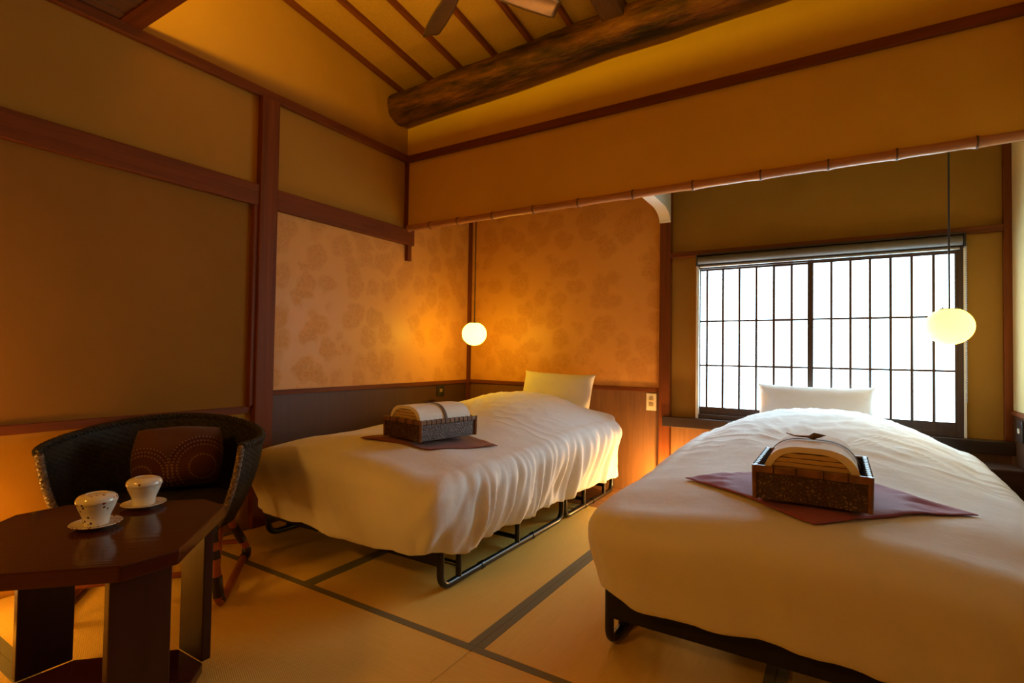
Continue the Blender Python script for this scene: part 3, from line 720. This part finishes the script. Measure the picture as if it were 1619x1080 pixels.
# ------------------------------------------------------------------ pendant lamps
def pendant(x, y, z, r_, sq, label, mat):
    p = thing('pendant_lamp', label, 'lamp', (x, y, z), 0, 'round paper pendant lamps')
    prof = []
    for i in range(33):
        a = -PI/2+.12+(PI-.12-.42)*i/32; prof.append((r_*math.cos(a), sq*r_*math.sin(a)*(1+.0)))
    prof = [(.002, prof[0][1]-.002)]+prof
    rb = []
    for i, (a, b_) in enumerate(prof): rb.append((a*(1+.006*(i % 2)), b_))
    MB().lathe(rb, 56).build('paper_shade', mat, p, smooth=True)
    zt = prof[-1][1]; rt_ = prof[-1][0]
    MB().lathe([(rt_-.004, zt), (rt_+.002, zt), (rt_+.002, zt+.003), (rt_-.004, zt+.003)], 40).build('top_ring', 'cord', p, smooth='auto')
    for i in range(4): a = PI/4+i*PI/2; MB().tube([(rt_*math.cos(a), rt_*math.sin(a), zt+.002), (rt_*math.cos(a), rt_*math.sin(a), zt+.010)], .003, 6).build('clip', 'black_metal', p)
    MB().tube([(0, 0, .045), (0, 0, 2.315-z)], .0042, 8).build('cord', 'cord', p)
    MB().lathe([(.0, 2.318-z), (.035, 2.318-z), (.035, 2.302-z), (.01, 2.295-z), (0, 2.295-z)][::-1], 24).build('ceiling_cap', 'black_metal', p, smooth='auto')
pendant(-2.396, 3.30, 1.150, .0945, .95, 'glowing round paper pendant lamp in the wallpapered corner', 'lamp_paper')
pendant(.448, 3.20, 1.161, .094, .93, 'glowing round paper pendant lamp hanging in front of the window', 'lamp_paper_dim')

# ------------------------------------------------------------------ ceiling fan
fan = thing('ceiling_fan', 'brown metal ceiling fan with four blades under the rafters', 'fan', (-1.50, 1.93, 2.77))
MB().lathe([(0, -.05), (.05, -.05), (.085, -.03), (.095, .0), (.09, .05), (.05, .075), (0, .08)], 40).build('motor', 'fan_dark', fan, smooth='auto')
MB().tube([(0, 0, .07), (0, 0, ROOF(1.93)-2.77)], .014, 12).build('rod', 'fan_dark', fan, smooth='auto')
for i in range(4):
    P = []; n = 16
    for a in range(n+1):
        u = a/n; xx = .09+.43*u; hwid = .036+.018*math.sin(min(1, u*1.1)*PI*.75)
        if u > .93: hwid *= (1-((u-.93)/.07)**2*.22)
        P.append([(xx, -hwid+2*hwid*j/8, -.017*(j/8-.5)*2+.006*math.sin(j/8*PI)) for j in range(9)])
    bl_ = MB().grid(P).build('blade', 'fan_metal', fan, smooth=True, solid=.004); bl_.rotation_euler = (0, 0, math.radians(58+90*i))

# ------------------------------------------------------------------ bedside box, switches
tag(B(.562, XR-.013, 3.50, Y1-.08, 0, .464, 'bedside_box', 'counter', bevel=.006), 'low dark wooden box between the bed and the right wall', 'box')
def outlet(name, label, loc, rot, plate, key, n, w_=.042, h_=.06):
    o = thing(name, label, 'switch', loc); o.rotation_euler = rot          # local: plate in xz, facing -y
    B(-w_, w_, -.007, 0, -h_, h_, 'plate', plate, o, .003)
    for i in range(n):
        zc = (i-(n-1)/2)*.042; B(-.017, .017, -.011, -.006, zc-.013, zc+.013, 'rocker', key, o, .002)
outlet('wall_outlet', 'small dark outlet with a brass insert on the wainscot by the corner', (XL+.0005, 3.415, .685), (0, 0, PI/2), 'plate_dark', 'brass', 1, .05, .045)
outlet('light_switch', 'ivory double light switch on the wainscot beside the post', (-1.155, Y1-.0005, .665), (0, 0, 0), 'plastic_ivory', 'brass', 2, .038, .062)
outlet('wall_outlet', 'dark outlet with an ivory insert on the right wall', (XR-.0005, 3.64, .645), (0, 0, -PI/2), 'plate_dark', 'plastic_ivory', 1, .05, .055)

# ------------------------------------------------------------------ lamps that light the room
# strip lamp in the cove on top of the low ceiling
cv_ = thing('cove_lamp', 'strip lamp lying on top of the low board ceiling', 'lamp', (-1.4, EDGE-.16, 2.5145))
MB().box(-1.2, 1.2, -.02, .02, 0, .012).build('housing', 'black_metal', cv_)
lo = light('cove_tube', 'AREA', (0, 0, .016), COVE_W, COVE, cv_, shape='RECTANGLE', size=2.4, size_y=.03); lo.rotation_euler = (PI-.6, 0, 0)
# standing paper lamp by the left wall, beside the table
an = thing('floor_lamp', 'square paper floor lamp standing by the left wall', 'lamp', (-2.60, .40, 0))
for sx_ in (-1, 1):
    for sy_ in (-1, 1): MB().box(sx_*.10-.009, sx_*.10+.009, sy_*.10-.009, sy_*.10+.009, 0, .46).build('post', 'sash', an)
MB().box(-.095, .095, -.095, .095, .02, .035).build('base', 'sash', an)
for zz in (.10, .45): MB().box(-.112, .112, -.112, -.092, zz, zz+.012).box(-.112, .112, .092, .112, zz, zz+.012).build('rail', 'sash', an)
for a in range(4):
    pn = MB().box(-.091, .091, -.097, -.096, .112, .45).build('paper_pane', 'andon_paper', an); pn.rotation_euler = (0, 0, a*PI/2)
light('bulb', 'POINT', (0, 0, .28), ANDON_W, LOW, an, shadow_soft_size=.05)
# foot light by the post between the beds
ft = thing('foot_light', 'small floor light by the post between the two beds', 'lamp', (-.98, 3.60, 0))
MB().lathe([(0, 0), (.04, 0), (.04, .008), (.012, .014), (.012, .05), (0, .05)], 24).build('base', 'black_metal', ft, smooth='auto')
MB().lathe([(.001, .05), (.03, .055), (.034, .09), (.02, .115), (.001, .118)], 24).build('globe', 'andon_paper', ft, smooth=True)
light('bulb', 'POINT', (0, 0, .085), FOOT_W, (1, .53, .14), ft, shadow_soft_size=.03)
# round paper ceiling lamp over the sitting side, behind the camera
rm = thing('ceiling_lamp', 'round paper ceiling lamp over the sitting side', 'lamp', (-1.95, -1.3, 2.40))
MB().lathe([(.001, -.07), (.16, -.06), (.24, -.03), (.25, .0), (.24, .03), (.16, .05), (.1, .055)], 48).build('paper_shade', 'andon_paper', rm, smooth=True)
MB().lathe([(.0, .056), (.11, .056), (.11, .094), (0, .094)], 32).build('mount', 'sash', rm, smooth='auto')
lo = light('bulb', 'AREA', (0, 0, -.085), ROOM_W, LOW, rm, shape='DISK', size=.5)
